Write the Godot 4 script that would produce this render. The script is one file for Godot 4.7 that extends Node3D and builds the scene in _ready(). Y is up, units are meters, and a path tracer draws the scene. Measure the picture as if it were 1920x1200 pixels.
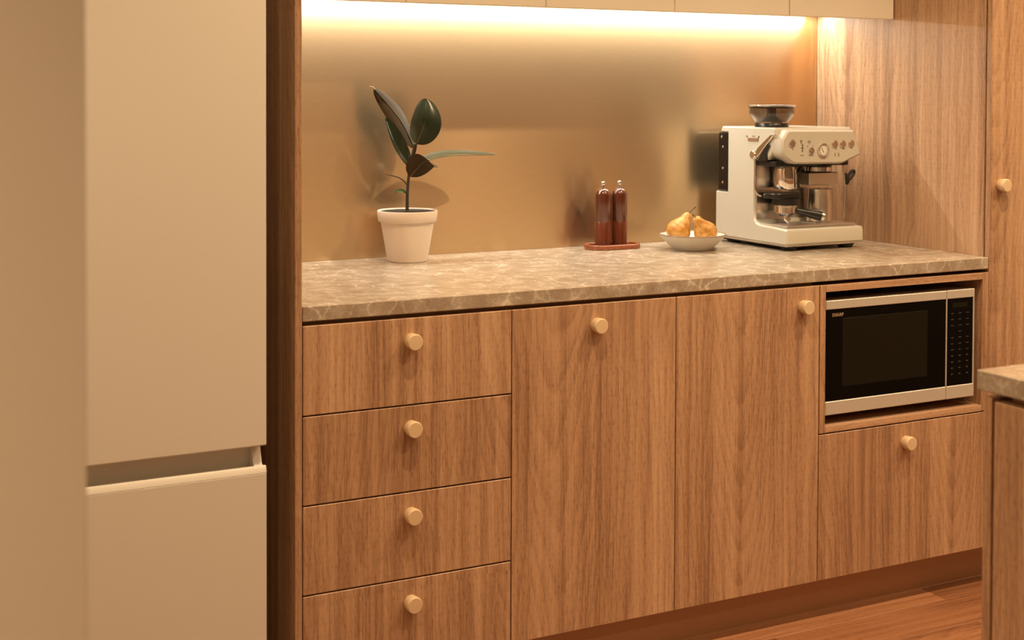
extends Node3D

# ---- key measures, metres: x along the kitchen run, y up, z out from the cabinet fronts (z = 0)
const RUN := 1.8515       # length of the run, from the tall end panel to the tall cupboard
const WALL := -0.6757     # face of the splashback
const TOP := 0.9          # worktop height
const UNDER := 0.8702     # underside of the worktop
const FLOOR := 0.05       # top of the floor boards
const KICK := 0.15        # bottom of the cabinet fronts
const FRONT_TOP := 0.8611 # top of the cabinet fronts
const CUPBOARD := 1.5257  # bottom of the wall cupboard doors
const CEIL := 2.5
const WARM := Color(1.0, 0.70, 0.40)   # colour of the lamps (2700 K seen with the camera's white balance)

var M := {}
var used := {}
var rng := RandomNumberGenerator.new()

# ------------------------------------------------------------------ tree helpers
func numbered(called: String) -> String:
	var n: int = used.get(called, 0)
	used[called] = n + 1
	return called if n == 0 else "%s_%03d" % [called, n]

func tag(o: Node, label: String, category: String, group := "", kind := "") -> Node:
	if label: o.set_meta("label", label)
	if category: o.set_meta("category", category)
	if group: o.set_meta("group", group)
	if kind: o.set_meta("kind", kind)
	return o

func thing(called: String, label: String, category: String, at := Vector3.ZERO, group := "") -> Node3D:
	var o := Node3D.new()
	o.name = numbered(called)
	add_child(o)
	o.position = at
	tag(o, label, category, group)
	return o

# adds a mesh as a part; "at" is in the parent's axes
func part(parent: Node, called: String, mesh: Mesh, mat: Material, at := Vector3.ZERO, turn := Vector3.ZERO, label := "") -> MeshInstance3D:
	var o := MeshInstance3D.new()
	o.mesh = mesh
	o.material_override = mat
	if parent == self: o.name = numbered(called)
	else: o.name = called
	parent.add_child(o, true)
	o.position = at
	o.rotation = turn
	if label: o.set_meta("label", label)
	return o

func struct(called: String, lo: Vector3, hi: Vector3, mat: Material, label: String, category: String) -> MeshInstance3D:
	var o := part(self, called, cbox(hi - lo, 0.001), mat, (lo + hi) / 2.0)
	tag(o, label, category, "", "structure")
	return o

# a chamfered box between two corners given in the parent's axes
func slab(parent: Node, called: String, lo: Vector3, hi: Vector3, mat: Material, bevel := 0.0012, across := false, label := "") -> MeshInstance3D:
	return part(parent, called, cbox(hi - lo, bevel, across), mat, (lo + hi) / 2.0, Vector3.ZERO, label)

# ------------------------------------------------------------------ mesh helpers
func tri(st: SurfaceTool, p: Array, n: Array, uv: Array) -> void:
	# Godot's front faces run clockwise
	var g: Vector3 = (p[1] - p[0]).cross(p[2] - p[0])
	var order := [0, 1, 2] if g.dot(n[0] + n[1] + n[2]) < 0.0 else [0, 2, 1]
	for k in order:
		st.set_normal(n[k])
		st.set_uv(uv[k])
		st.add_vertex(p[k])

func flat_poly(st: SurfaceTool, p: Array, n: Vector3, uvs: Array) -> void:
	for k in range(1, p.size() - 1):
		tri(st, [p[0], p[k], p[k + 1]], [n, n, n], [uvs[0], uvs[k], uvs[k + 1]])

func planar(p: Vector3, n: Vector3, shift: Vector2, across: bool) -> Vector2:
	var a := n.abs()
	var uv := Vector2(p.x, -p.y)
	if a.x >= a.y and a.x >= a.z: uv = Vector2(p.z, -p.y)
	elif a.y >= a.z: uv = Vector2(p.x, p.z)
	if across: uv = Vector2(uv.y, uv.x)
	return uv + shift

func cbox(size: Vector3, b := 0.0012, across := false) -> ArrayMesh:
	var st := SurfaceTool.new()
	st.begin(Mesh.PRIMITIVE_TRIANGLES)
	var h := size / 2.0
	b = min(b, min(h.x, min(h.y, h.z)) * 0.9)
	var shift := Vector2(rng.randf() * 1.4, rng.randf() * 2.8)
	var ax := [Vector3.RIGHT, Vector3.UP, Vector3.BACK]
	var quad := func(p: Array) -> void:
		var mid := Vector3.ZERO
		for v in p: mid += v
		var n: Vector3 = (p[1] - p[0]).cross(p[2] - p[0]).normalized()
		if n.dot(mid) < 0.0: n = -n
		var uvs := []
		for v in p: uvs.append(planar(v, n, shift, across))
		flat_poly(st, p, n, uvs)
	for a in 3:
		for s in [-1.0, 1.0]:
			var u := (a + 1) % 3
			var w := (a + 2) % 3
			var p := []
			for c in [[-1, -1], [1, -1], [1, 1], [-1, 1]]:
				p.append(ax[a] * (s * h[a]) + ax[u] * (c[0] * (h[u] - b)) + ax[w] * (c[1] * (h[w] - b)))
			quad.call(p)
	if b > 0.0:
		for a in 3:
			var u := (a + 1) % 3
			var w := (a + 2) % 3
			for su in [-1.0, 1.0]:
				for sw in [-1.0, 1.0]:
					var p := []
					for s in [-1.0, 1.0]: p.append(ax[a] * (s * (h[a] - b)) + ax[u] * (su * h[u]) + ax[w] * (sw * (h[w] - b)))
					for s in [1.0, -1.0]: p.append(ax[a] * (s * (h[a] - b)) + ax[u] * (su * (h[u] - b)) + ax[w] * (sw * h[w]))
					quad.call(p)
		for sx in [-1.0, 1.0]:
			for sy in [-1.0, 1.0]:
				for sz in [-1.0, 1.0]:
					quad.call([Vector3(sx * h.x, sy * (h.y - b), sz * (h.z - b)), Vector3(sx * (h.x - b), sy * h.y, sz * (h.z - b)), Vector3(sx * (h.x - b), sy * (h.y - b), sz * h.z)])
	return st.commit()

# turns a profile of (radius, height) round the y axis; corners sharper than 40 degrees stay sharp
func lathe(prof: Array, seg := 40, squash := 1.0) -> ArrayMesh:
	var st := SurfaceTool.new()
	st.begin(Mesh.PRIMITIVE_TRIANGLES)
	var nn := []
	for k in prof.size() - 1:
		var d: Vector2 = (prof[k + 1] - prof[k]).normalized()
		nn.append(Vector2(d.y, -d.x))
	for k in prof.size() - 1:
		var na: Vector2 = nn[k]
		var nb: Vector2 = nn[k]
		if k > 0 and nn[k - 1].dot(nn[k]) > 0.76: na = (nn[k - 1] + nn[k]).normalized()
		if k < prof.size() - 2 and nn[k + 1].dot(nn[k]) > 0.76: nb = (nn[k + 1] + nn[k]).normalized()
		for s in seg:
			var p := []
			var n := []
			var uv := []
			for c in [[k, s, na], [k + 1, s, nb], [k + 1, s + 1, nb], [k, s + 1, na]]:
				var t: float = TAU * c[1] / seg
				var r: Vector2 = prof[c[0]]
				p.append(Vector3(r.x * cos(t), r.y, r.x * sin(t) * squash))
				n.append(Vector3(c[2].x * cos(t), c[2].y, c[2].x * sin(t)))
				uv.append(Vector2(float(c[1]) / seg * 0.2, r.y))
			if prof[k].x > 1e-6: tri(st, [p[0], p[1], p[3]], [n[0], n[1], n[3]], [uv[0], uv[1], uv[3]])
			if prof[k + 1].x > 1e-6: tri(st, [p[1], p[2], p[3]], [n[1], n[2], n[3]], [uv[1], uv[2], uv[3]])
	return st.commit()

# a tube through points with a radius at each
func tube(pts: Array, radii: Array, seg := 14) -> ArrayMesh:
	var st := SurfaceTool.new()
	st.begin(Mesh.PRIMITIVE_TRIANGLES)
	var rings := []
	var dirs := []
	var side := Vector3.ZERO
	var run := 0.0
	for k in pts.size():
		var d: Vector3 = (pts[min(k + 1, pts.size() - 1)] - pts[max(k - 1, 0)]).normalized()
		if k == 0: side = d.cross(Vector3(0.31, 0.2, 0.93)).normalized()
		side = (side - d * side.dot(d)).normalized()
		var up := d.cross(side)
		if k > 0: run += (pts[k] - pts[k - 1]).length()
		var ring := []
		for s in seg + 1:
			var t: float = TAU * s / seg
			var o: Vector3 = side * cos(t) + up * sin(t)
			ring.append([pts[k] + o * radii[k], o, Vector2(float(s) / seg * 0.1, run)])
		rings.append(ring)
		dirs.append(d)
	for k in pts.size() - 1:
		for s in seg:
			var a: Array = rings[k][s]
			var b: Array = rings[k][s + 1]
			var c: Array = rings[k + 1][s + 1]
			var d: Array = rings[k + 1][s]
			tri(st, [a[0], b[0], c[0]], [a[1], b[1], c[1]], [a[2], b[2], c[2]])
			tri(st, [a[0], c[0], d[0]], [a[1], c[1], d[1]], [a[2], c[2], d[2]])
	for e in [0, pts.size() - 1]:
		var n: Vector3 = dirs[e] * (-1.0 if e == 0 else 1.0)
		for s in seg: tri(st, [pts[e], rings[e][s][0], rings[e][s + 1][0]], [n, n, n], [Vector2.ZERO, Vector2.ZERO, Vector2.ZERO])
	return st.commit()

# smooth points along a curve through the given ones
func smooth(pts: Array, n := 24) -> Array:
	var c := Curve3D.new()
	for k in pts.size():
		var t: Vector3 = (pts[min(k + 1, pts.size() - 1)] - pts[max(k - 1, 0)]) / 6.0
		c.add_point(pts[k], -t, t)
	var out := []
	for k in n + 1: out.append(c.sample_baked(c.get_baked_length() * k / n, true))
	return out

func even(r: float, n: int) -> Array:
	var a := []
	a.resize(n)
	a.fill(r)
	return a

# an outline in (u, v) made "deep" thick with bevelled rims; u, v and depth become the three given axes
func extrude(outline: Array, deep: float, bevel: float, au: Vector3, av: Vector3, ad: Vector3) -> ArrayMesh:
	var st := SurfaceTool.new()
	st.begin(Mesh.PRIMITIVE_TRIANGLES)
	var poly := PackedVector2Array(outline)
	if Geometry2D.is_polygon_clockwise(poly): poly.reverse()
	var n := poly.size()
	var inner := PackedVector2Array()
	var out := []
	for k in n:
		var a := (poly[k] - poly[(k + n - 1) % n]).normalized()
		var b := (poly[(k + 1) % n] - poly[k]).normalized()
		var na := Vector2(a.y, -a.x)
		var nb := Vector2(b.y, -b.x)
		var m := na + nb
		m = m / max(0.3, m.length_squared() / 2.0)
		inner.append(poly[k] - m * bevel)
		out.append([na, nb])
	var at := func(q: Vector2, d: float) -> Vector3: return au * q.x + av * q.y + ad * d
	var dirv := func(q: Vector2, d: float) -> Vector3: return (au * q.x + av * q.y + ad * d).normalized()
	var idx := Geometry2D.triangulate_polygon(inner)
	for face in [[0.0, -ad], [deep, ad]]:
		for k in range(0, idx.size(), 3):
			var p := []
			var uv := []
			for j in 3:
				p.append(at.call(inner[idx[k + j]], face[0]))
				uv.append(inner[idx[k + j]])
			tri(st, p, [face[1], face[1], face[1]], uv)
	for k in n:
		var j := (k + 1) % n
		var e := (poly[j] - poly[k]).normalized()
		var nk := Vector2(e.y, -e.x)
		# soften shallow corners
		var n0: Vector2 = nk
		var n1: Vector2 = nk
		if out[k][0].dot(out[k][1]) > 0.8: n0 = (out[k][0] + out[k][1]).normalized()
		if out[j][0].dot(out[j][1]) > 0.8: n1 = (out[j][0] + out[j][1]).normalized()
		var rows := [[inner, 0.0, -1.0], [poly, bevel, 0.0], [poly, deep - bevel, 0.0], [inner, deep, 1.0]]
		for r in 3:
			var ra: Array = rows[r]
			var rb: Array = rows[r + 1]
			var q := [at.call(ra[0][k], ra[1]), at.call(ra[0][j], ra[1]), at.call(rb[0][j], rb[1]), at.call(rb[0][k], rb[1])]
			var w0: float = [-0.5, 0.0, 0.5][r]
			var ns := [dirv.call(n0, w0 * 1.4), dirv.call(n1, w0 * 1.4), dirv.call(n1, w0 * 1.4), dirv.call(n0, w0 * 1.4)]
			var us := [Vector2(poly[k].x, ra[1]), Vector2(poly[j].x, ra[1]), Vector2(poly[j].x, rb[1]), Vector2(poly[k].x, rb[1])]
			tri(st, [q[0], q[1], q[2]], [ns[0], ns[1], ns[2]], [us[0], us[1], us[2]])
			tri(st, [q[0], q[2], q[3]], [ns[0], ns[2], ns[3]], [us[0], us[2], us[3]])
	return st.commit()

func round_rect(w: float, h: float, r: float, seg := 6) -> Array:
	var a := []
	for c in [[1, -1, -0.25], [1, 1, 0.0], [-1, 1, 0.25], [-1, -1, 0.5]]:
		for k in seg + 1:
			var t: float = TAU * (c[2] + 0.25 * k / seg)
			a.append(Vector2(c[0] * (w / 2 - r) + r * cos(t), c[1] * (h / 2 - r) + r * sin(t)))
	return a

# ------------------------------------------------------------------ textures
func grey(seed_: int, kind: int, freq: float, w: int, h: int, W: int, H: int, oct := 3, how := Image.INTERPOLATE_CUBIC) -> PackedByteArray:
	var f := FastNoiseLite.new()
	f.seed = seed_
	f.noise_type = kind
	f.frequency = freq
	f.fractal_octaves = oct
	var im := f.get_seamless_image(w, h)
	im.convert(Image.FORMAT_L8)
	if w != W or h != H: im.resize(W, H, how)
	return im.get_data()

# timber laminate: leaves of veneer side by side, some straight in the grain, some with cathedral arches, fine fibres and pores
func wood_texture() -> ImageTexture:
	var W := 1536
	var H := 2048
	var warp := grey(3, FastNoiseLite.TYPE_SIMPLEX_SMOOTH, 0.02, 256, 96, W, H)
	var fibre := grey(5, FastNoiseLite.TYPE_SIMPLEX_SMOOTH, 0.32, W, 40, W, H, 2)
	var pore := grey(8, FastNoiseLite.TYPE_SIMPLEX, 0.45, W, 230, W, H, 1)
	var streak := grey(13, FastNoiseLite.TYPE_SIMPLEX_SMOOTH, 0.022, W, 22, W, H, 4)
	var cloud := grey(11, FastNoiseLite.TYPE_SIMPLEX_SMOOTH, 0.012, 384, 160, W, H)
	var g := RandomNumberGenerator.new()
	g.seed = 21
	var leaf_of := PackedInt32Array()
	leaf_of.resize(W)
	var leaves := []
	var x := 0
	while x < W:
		var w := int(g.randf_range(60, 190))
		if x + w > W - 50: w = W - x
		leaves.append([x + w * g.randf_range(0.35, 0.65), g.randf() < 0.5, g.randf_range(-0.09, 0.09), g.randf_range(0.5, 1.0), g.randf() * 100.0, 1.0 if g.randf() < 0.5 else -1.0])
		for k in range(x, x + w): leaf_of[k] = leaves.size() - 1
		x += w
	var dark := Color(0.235, 0.127, 0.069)
	var mid := Color(0.455, 0.278, 0.166)
	var light := Color(0.610, 0.405, 0.258)
	var lut := PackedByteArray()
	for k in 256:
		var t := k / 255.0
		var c := dark.lerp(mid, t * 2.0) if t < 0.5 else mid.lerp(light, t * 2.0 - 1.0)
		c = c.linear_to_srgb()
		lut.append_array([int(c.r * 255), int(c.g * 255), int(c.b * 255)])
	var px := PackedByteArray()
	px.resize(W * H * 3)
	var i := 0
	for yy in H:
		var ym := yy * 2.8 / H
		for xx in W:
			var L: Array = leaves[leaf_of[xx]]
			var dx: float = (xx - L[0]) * 1.4 / W
			var wv := warp[i] / 255.0 - 0.5
			var ring: float
			if L[1]: ring = 520.0 * dx * dx * L[3] + L[5] * 9.0 * ym * 0.9 + wv * 3.2 + L[4]
			else: ring = dx * 75.0 * L[3] + wv * 4.5 + L[4]
			ring -= floorf(ring)
			var band := ring * ring * (1.0 - smooth_step(0.86, 1.0, ring))
			var t: float = 0.56 + L[2] - band * 0.26 + (fibre[i] - 128) * 0.0021 + (cloud[i] - 128) * 0.0014 + (streak[i] - 128) * 0.0024
			var po := pore[i]
			if po > 178: t -= (po - 178) * 0.006
			var q := clampi(int(t * 255.0), 0, 255) * 3
			px[i * 3] = lut[q]
			px[i * 3 + 1] = lut[q + 1]
			px[i * 3 + 2] = lut[q + 2]
			i += 1
	return ImageTexture.create_from_image(Image.create_from_data(W, H, false, Image.FORMAT_RGB8, px))

func smooth_step(a: float, b: float, x: float) -> float:
	var t := clampf((x - a) / (b - a), 0.0, 1.0)
	return t * t * (3.0 - 2.0 * t)

# brown marble: broken brown pieces in a net of cream veins
func marble_texture() -> ImageTexture:
	var W := 2048
	var H := 1024
	var f := FastNoiseLite.new()
	f.seed = 4
	f.noise_type = FastNoiseLite.TYPE_CELLULAR
	f.cellular_return_type = FastNoiseLite.RETURN_DISTANCE2_SUB
	f.frequency = 0.016
	f.fractal_type = FastNoiseLite.FRACTAL_NONE
	f.domain_warp_enabled = true
	f.domain_warp_amplitude = 38.0
	f.domain_warp_frequency = 0.014
	var im := f.get_seamless_image(W, H)
	im.convert(Image.FORMAT_L8)
	var net := im.get_data()
	f.seed = 9
	f.frequency = 0.042
	im = f.get_seamless_image(W, H)
	im.convert(Image.FORMAT_L8)
	var net2 := im.get_data()
	var cloud := grey(15, FastNoiseLite.TYPE_SIMPLEX_SMOOTH, 0.011, W, H, W, H, 5)
	var where := grey(16, FastNoiseLite.TYPE_SIMPLEX_SMOOTH, 0.007, 1024, 512, W, H, 2)
	var grain := grey(17, FastNoiseLite.TYPE_SIMPLEX, 0.16, W, H, W, H, 2)
	var px := PackedByteArray()
	px.resize(W * H * 3)
	var lut := PackedByteArray()
	var dark := Color(0.275, 0.205, 0.148)
	var mid := Color(0.40, 0.34, 0.272)
	var light := Color(0.70, 0.635, 0.54)
	for k in 256:
		var t := k / 255.0
		var c := dark.lerp(mid, t * 2.0) if t < 0.5 else mid.lerp(light, t * 2.0 - 1.0)
		c = c.linear_to_srgb()
		lut.append_array([int(c.r * 255), int(c.g * 255), int(c.b * 255)])
	for i in W * H:
		var t := 0.345 + (cloud[i] - 128) * 0.0025 + (grain[i] - 128) * 0.0012
		var a := net[i]
		var wh := where[i] / 255.0
		if a < 26: t += (26 - a) / 26.0 * 0.66 * wh
		a = net2[i]
		if a < 30: t += (30 - a) / 30.0 * 0.36 * (1.0 - wh)
		var q := clampi(int(t * 255.0), 0, 255) * 3
		px[i * 3] = lut[q]
		px[i * 3 + 1] = lut[q + 1]
		px[i * 3 + 2] = lut[q + 2]
	return ImageTexture.create_from_image(Image.create_from_data(W, H, false, Image.FORMAT_RGB8, px))

# fine level scratches of a brushed sheet, as a map of values between lo and hi
func brushed_texture(seed_: int, lo: float, hi: float) -> ImageTexture:
	var a := grey(seed_, FastNoiseLite.TYPE_SIMPLEX, 0.3, 20, 1024, 1024, 1024, 2, Image.INTERPOLATE_BILINEAR)
	var b := grey(seed_ + 1, FastNoiseLite.TYPE_SIMPLEX, 0.25, 64, 1024, 1024, 1024, 1, Image.INTERPOLATE_BILINEAR)
	var px := PackedByteArray()
	px.resize(a.size())
	for i in a.size(): px[i] = clampi(int(255.0 * lerpf(lo, hi, (a[i] * 0.6 + b[i] * 0.4) / 255.0)), 0, 255)
	return ImageTexture.create_from_image(Image.create_from_data(1024, 1024, false, Image.FORMAT_L8, px))

func mottle_texture(seed_: int, freq: float, a: Color, b: Color, size := 512) -> ImageTexture:
	var d := grey(seed_, FastNoiseLite.TYPE_SIMPLEX_SMOOTH, freq, size, size, size, size, 4)
	var px := PackedByteArray()
	px.resize(d.size() * 3)
	for i in d.size():
		var c := a.lerp(b, d[i] / 255.0)
		px[i * 3] = int(c.r * 255)
		px[i * 3 + 1] = int(c.g * 255)
		px[i * 3 + 2] = int(c.b * 255)
	return ImageTexture.create_from_image(Image.create_from_data(size, size, false, Image.FORMAT_RGB8, px))

func mat(c: Color, rough := 0.5, metal := 0.0) -> StandardMaterial3D:
	var m := StandardMaterial3D.new()
	m.albedo_color = c.linear_to_srgb()
	m.roughness = rough
	m.metallic = metal
	return m

func textured(tex: Texture2D, size: Vector2, rough: float, tint := Color.WHITE) -> StandardMaterial3D:
	var m := mat(tint, rough)
	m.albedo_texture = tex
	m.uv1_scale = Vector3(1.0 / size.x, 1.0 / size.y, 1.0)
	return m

func make_materials() -> void:
	var wood := wood_texture()
	M.wood = textured(wood, Vector2(1.4, 2.8), 0.42)
	M.floor_wood = textured(wood, Vector2(1.4, 2.8), 0.38, Color(0.64, 0.47, 0.38))
	M.floor_wood_b = textured(wood, Vector2(1.4, 2.8), 0.38, Color(0.56, 0.40, 0.32))
	M.knob_wood = textured(mottle_texture(61, 0.06, Color(0.86, 0.82, 0.76), Color.WHITE, 256), Vector2(0.05, 0.05), 0.5, Color(0.80, 0.64, 0.44))
	M.knob_wood.uv1_triplanar = true
	M.knob_wood.uv1_scale = Vector3(18, 18, 70)
	M.kick = mat(Color(0.455, 0.278, 0.166), 0.5)
	M.marble = textured(marble_texture(), Vector2(1.5, 0.75), 0.22)
	M.carcass = mat(Color(0.455, 0.278, 0.166), 0.6)
	M.bronze = mat(Color(0.725, 0.525, 0.31), 1.0, 1.0)
	M.bronze.roughness_texture = brushed_texture(31, 0.295, 0.325)
	M.bronze.albedo_texture = brushed_texture(41, 0.955, 1.0)
	M.bronze.uv1_scale = Vector3(1.6, 1.6, 1)
	M.bronze.anisotropy_enabled = true
	M.bronze.anisotropy = -0.86
	M.cupboard = mat(Color(0.80, 0.75, 0.64), 0.38)
	M.fridge = textured(mottle_texture(51, 0.2, Color(0.955, 0.955, 0.955), Color.WHITE), Vector2(0.12, 0.12), 0.36, Color(0.725, 0.70, 0.64))
	M.paint = textured(mottle_texture(53, 0.15, Color(0.95, 0.95, 0.95), Color.WHITE), Vector2(0.2, 0.2), 0.75, Color(0.66, 0.60, 0.51))
	M.paint_light = mat(Color(0.68, 0.65, 0.59), 0.8)
	M.ceiling = mat(Color(0.84, 0.82, 0.78), 0.85)
	M.pot = textured(mottle_texture(55, 0.12, Color(0.94, 0.94, 0.94), Color.WHITE), Vector2(0.1, 0.1), 0.72, Color(0.80, 0.70, 0.60))
	M.soil = mat(Color(0.022, 0.015, 0.010), 0.95)
	M.leaf = mat(Color(0.020, 0.032, 0.018), 0.2)
	M.leaf.clearcoat_enabled = true
	M.leaf.clearcoat = 0.35
	M.leaf.clearcoat_roughness = 0.12
	M.leaf_under = mat(Color(0.055, 0.034, 0.015), 0.5)
	M.leaf_under.metallic_specular = 0.3
	M.leaf_rib = mat(Color(0.12, 0.12, 0.05), 0.35)
	M.leaf_young = mat(Color(0.06, 0.11, 0.045), 0.35)
	M.sheath = mat(Color(0.50, 0.34, 0.22), 0.5)
	M.stem = mat(Color(0.045, 0.030, 0.020), 0.6)
	M.mill = textured(wood, Vector2(0.35, 0.7), 0.16, Color(0.22, 0.085, 0.062))
	M.mill.clearcoat_enabled = true
	M.mill.clearcoat = 0.7
	M.mill.clearcoat_roughness = 0.08
	M.mill_dark = textured(wood, Vector2(0.35, 0.7), 0.22, Color(0.27, 0.105, 0.075))
	M.tray = textured(wood, Vector2(0.5, 1.0), 0.35, Color(0.62, 0.33, 0.24))
	M.chrome = mat(Color(0.80, 0.79, 0.77), 0.09, 1.0)
	M.steel = mat(Color(0.80, 0.785, 0.76), 0.24, 1.0)
	M.steel_brushed = mat(Color(0.60, 0.575, 0.54), 0.38, 1.0)
	M.cream = mat(Color(0.54, 0.52, 0.455), 0.26)
	M.cream.clearcoat_enabled = true
	M.cream.clearcoat = 0.35
	M.cream.clearcoat_roughness = 0.15
	M.silver = mat(Color(0.62, 0.585, 0.53), 0.42, 0.35)
	M.black = mat(Color(0.012, 0.012, 0.012), 0.32)
	M.black_gloss = mat(Color(0.008, 0.008, 0.008), 0.10)
	M.glass_black = mat(Color(0.004, 0.0035, 0.003), 0.12)
	M.glass_black.metallic_specular = 0.22
	M.rubber = mat(Color(0.014, 0.013, 0.012), 0.7)
	M.print = mat(Color(0.10, 0.075, 0.06), 0.6)
	M.button = mat(Color(0.42, 0.30, 0.22), 0.3, 0.6)
	M.dial = mat(Color(0.72, 0.69, 0.62), 0.35)
	M.screen = mat(Color(0.013, 0.011, 0.007), 0.3)
	M.screen.metallic_specular = 0.2
	M.key_print = mat(Color(0.045, 0.045, 0.033), 0.5)
	M.logo = mat(Color(0.34, 0.25, 0.17), 0.45)
	M.ceramic = textured(mottle_texture(57, 0.1, Color(0.93, 0.93, 0.92), Color.WHITE), Vector2(0.1, 0.1), 0.3, Color(0.70, 0.655, 0.59))
	M.ceramic_rim = mat(Color(0.22, 0.14, 0.085), 0.4)
	M.pear = textured(mottle_texture(59, 0.03, Color(0.74, 0.56, 0.30), Color(1.0, 0.96, 0.78), 256), Vector2(0.2, 0.12), 0.45, Color(0.66, 0.44, 0.205))
	M.pear_stem = mat(Color(0.07, 0.042, 0.022), 0.7)
	M.smoke = mat(Color(0.035, 0.028, 0.022), 0.06)
	M.smoke.albedo_color.a = 0.28
	M.smoke.transparency = BaseMaterial3D.TRANSPARENCY_ALPHA
	M.lamp_glow = mat(Color(0.9, 0.9, 0.9), 0.5)
	M.lamp_glow.emission_enabled = true
	M.lamp_glow.emission = WARM.linear_to_srgb()
	M.lamp_glow.emission_energy_multiplier = 6.0
	M.lamp_trim = mat(Color(0.8, 0.8, 0.78), 0.4)

# ------------------------------------------------------------------ the scene
func _ready() -> void:
	rng.seed = 7
	make_camera()
	make_materials()
	make_lights()
	make_room()
	make_base_units()
	make_worktop()
	make_wall_cupboards()
	make_tall_cupboard()
	make_fridge()
	make_island()
	make_microwave()
	make_coffee_machine()
	make_plant()
	make_mills()
	make_fruit_bowl()

func make_camera() -> void:
	var cam := Camera3D.new()
	cam.name = "camera"
	add_child(cam)
	var f := 2614.1806
	var yaw := 0.4814
	var pitch := 0.0243
	var roll := 0.0033
	var fw := Vector3(sin(yaw) * cos(pitch), -sin(pitch), -cos(yaw) * cos(pitch))
	var r := Vector3(cos(yaw), 0, sin(yaw))
	var u := r.cross(fw)
	var r2 := r * cos(roll) + u * sin(roll)
	cam.transform = Transform3D(Basis(r2, r2.cross(fw), -fw), Vector3(-0.9076, 1.3249, 2.5924))
	var at := CameraAttributesPhysical.new()
	at.frustum_near = 0.05
	at.frustum_far = 60.0
	at.frustum_focal_length = 50.0
	at.exposure_aperture = 5.0
	at.frustum_focus_distance = 3.25
	cam.attributes = at
	cam.near = 0.05
	cam.far = 60.0
	cam.projection = Camera3D.PROJECTION_FRUSTUM
	cam.size = 1200.0 / f * 0.05
	cam.frustum_offset = Vector2(960.0 - 947.2552, -(600.0 - 232.9402)) / f * 0.05
	cam.current = true
	var e := Environment.new()
	e.background_mode = Environment.BG_COLOR
	e.background_color = Color.BLACK
	e.tonemap_mode = Environment.TONE_MAPPER_LINEAR
	e.tonemap_exposure = 1.0
	e.sdfgi_enabled = true
	e.ssao_enabled = true
	e.ssil_enabled = true
	var we := WorldEnvironment.new()
	we.name = "environment"
	we.environment = e
	add_child(we)

func make_lights() -> void:
	# recessed ceiling downlights: a row along the cabinets, a row over the island's edge, one in the passage
	var k := 0
	for row in [[0.66, [-1.35, 0.30, 1.55, 2.8], 2.4], [1.32, [1.0, 2.3, 3.6], 1.6], [2.5, [-1.6], 5.2]]:
		for x in row[1]:
			var t := thing("downlight", "recessed round ceiling downlight above the kitchen", "light", Vector3(x, CEIL, row[0]), "ceiling downlights")
			part(t, "trim_ring", lathe([Vector2(0.036, -0.001), Vector2(0.036, -0.004), Vector2(0.047, -0.004), Vector2(0.05, -0.001), Vector2(0.05, 0.0)], 32), M.lamp_trim)
			part(t, "lens", lathe([Vector2(0.0, -0.002), Vector2(0.035, -0.002)], 32), M.lamp_glow)
			var l := SpotLight3D.new()
			l.name = "downlight_beam"
			t.add_child(l, true)
			l.position = Vector3(0, -0.012, 0)
			l.rotation.x = -PI / 2
			l.light_color = WARM.linear_to_srgb()
			l.light_energy = row[2]
			l.spot_angle = 68.0
			l.spot_angle_attenuation = 0.75
			l.light_size = 0.03
			l.spot_range = 12.0
			l.spot_attenuation = 2.0
			l.shadow_enabled = true
			k += 1
	# the strip under the wall cupboards
	var s := thing("led_strip", "warm LED strip light in a slim profile under the wall cupboards", "light", Vector3(RUN / 2, 1.5535, -0.628))
	var hw := RUN / 2 - 0.012
	slab(s, "profile", Vector3(-hw, 0.0, -0.009), Vector3(hw, 0.0085, 0.009), M.lamp_trim, 0.0005)
	slab(s, "diffuser", Vector3(-hw, -0.001, -0.006), Vector3(hw, 0.0, 0.006), M.lamp_glow, 0.0002)
	var a := AreaLight3D.new()
	a.name = "strip_glow"
	s.add_child(a, true)
	a.position = Vector3(0, -0.003, 0)
	a.rotation.x = -PI / 2
	a.area_size = Vector2(hw * 2, 0.012)
	a.light_color = Color(1.0, 0.98, 0.86).linear_to_srgb()
	a.light_energy = 1.25
	a.set("area_range", 12.0)
	a.shadow_enabled = true

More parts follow.
